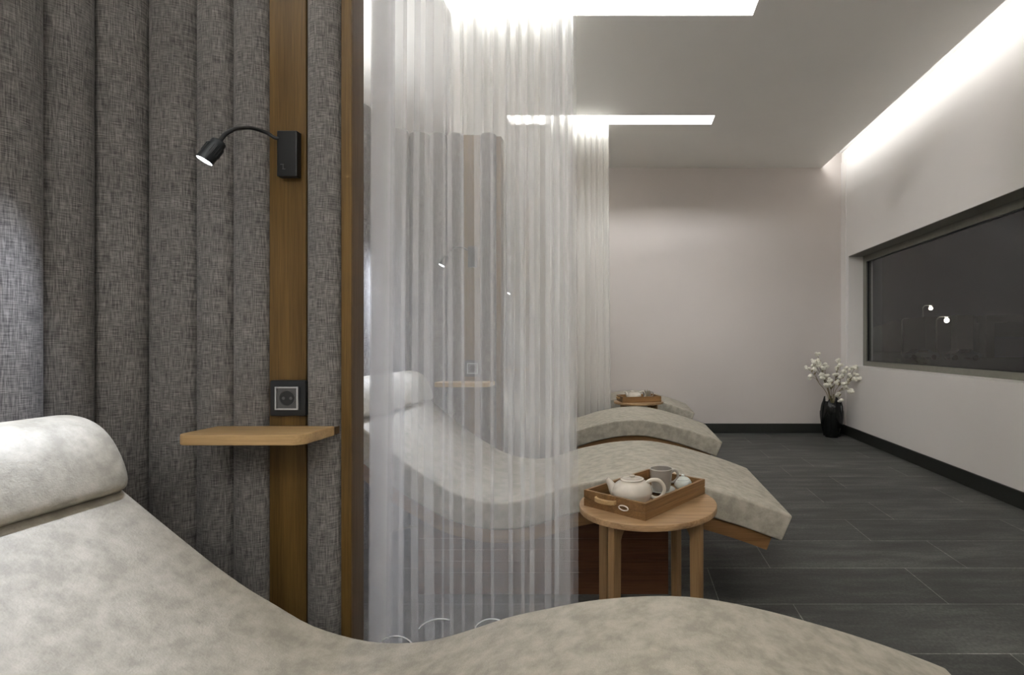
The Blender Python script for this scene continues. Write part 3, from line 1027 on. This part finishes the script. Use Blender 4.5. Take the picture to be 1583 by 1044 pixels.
t = empty('wooded_hill', (60, 130, GZ)); tag(t, 'dark low hill on the night horizon outside', 'hill')
m = MB(); prof = []
for i in range(25):
    x = -20 + i*4; prof.append((x, 7.5 + 1.2*math.sin(i*.9) + .6*math.sin(i*2.1)))
n = len(prof); vv = [(x, 0, 0) for x, z in prof] + [(x, 3, z) for x, z in prof] + [(x, 12, 0) for x, z in prof]
m.add(vv, [(i, i+1, n+i+1, n+i) for i in range(n-1)] + [(n+i, n+i+1, 2*n+i+1, 2*n+i) for i in range(n-1)])
m.build('hill_slope', M['asphalt'], t)
def make_car():
    t = empty('car')
    ol = [(-2.0, .35), (-2.0, .80), (-1.75, .88), (-1.2, .95), (-.75, 1.35), (-.2, 1.42), (.7, 1.40), (1.35, .98), (1.9, .90), (2.05, .70), (2.05, .35)]
    m = MB(); n = len(ol); vv = [(x, -.85, z) for x, z in ol] + [(x, .85, z) for x, z in ol]
    m.add(vv, [(i, (i+1) % n, n+(i+1) % n, n+i) for i in range(n)] + [tuple(reversed(range(n))), tuple(range(n, 2*n))])
    m.build('car_body', M['car_paint'], t, bevel=.05)
    m = MB(); m.box((-.72, -.87, .98), (.62, -.84, 1.30)); m.build('side_window', M['vase'], t)
    for x in (-1.3, 1.3):
        for y in (-.8, .8):
            m = MB(); m.lathe([(.20, -.1), (.33, -.1), (.33, .1), (.20, .1)], 24, M=Matrix.Translation((x, y, .33)) @ Matrix.Rotation(R(90), 4, 'X')); m.build('wheel', M['tyre'], t)
    return t
c1 = make_car(); c1.location = (38.2, 68, GZ); tag(c1, 'dark parked car outside, left of the thick pillar', 'car', 'parked cars outside')
c2 = copy_tree(c1); c2.location = (42.3, 66, GZ); c2['label'] = 'dark parked car outside, in front of the thick pillar'
def street_lamp(x, y, z, label, watts):
    t = empty('street_lamp', (x, y, GZ)); tag(t, label, 'street lamp', 'street lamps outside')
    h = z - GZ
    m = MB(); m.tube([(0, 0, 0), (0, 0, h-.3), (.4, 0, h+.1), (1.2, 0, h+.15)], [.11, .08, .07, .05], 10); m.build('pole', M['frame'], t, smooth=True)
    m = MB(); m.box((1.0, -.2, h+.04), (1.7, .2, h+.15)); hd = m.build('lamp_head', M['frame'], t, bevel=.03)
    m = MB(); m.box((1.15, -.1, h+.02), (1.5, .1, h+.045)); m.build('glow_panel', M['street'], hd)
    ld = bpy.data.lights.new('street_light', 'POINT'); ld.energy = watts; ld.shadow_soft_size = .3; ld.color = (1, .85, .7)
    lo = bpy.data.objects.new('street_light', ld); COL.objects.link(lo); lo.parent = t; lo.location = (1.4, 0, h-.4)
street_lamp(51.0, 90, 7.4, 'lit street lamp outside, brightest one above the car', 60)
street_lamp(50.5, 96, 5.4, 'lit street lamp outside, lowest and left of the others', 60)
street_lamp(41.2, 69.5, 4.4, 'lit street lamp outside, close to the left of the thick pillar', 60)
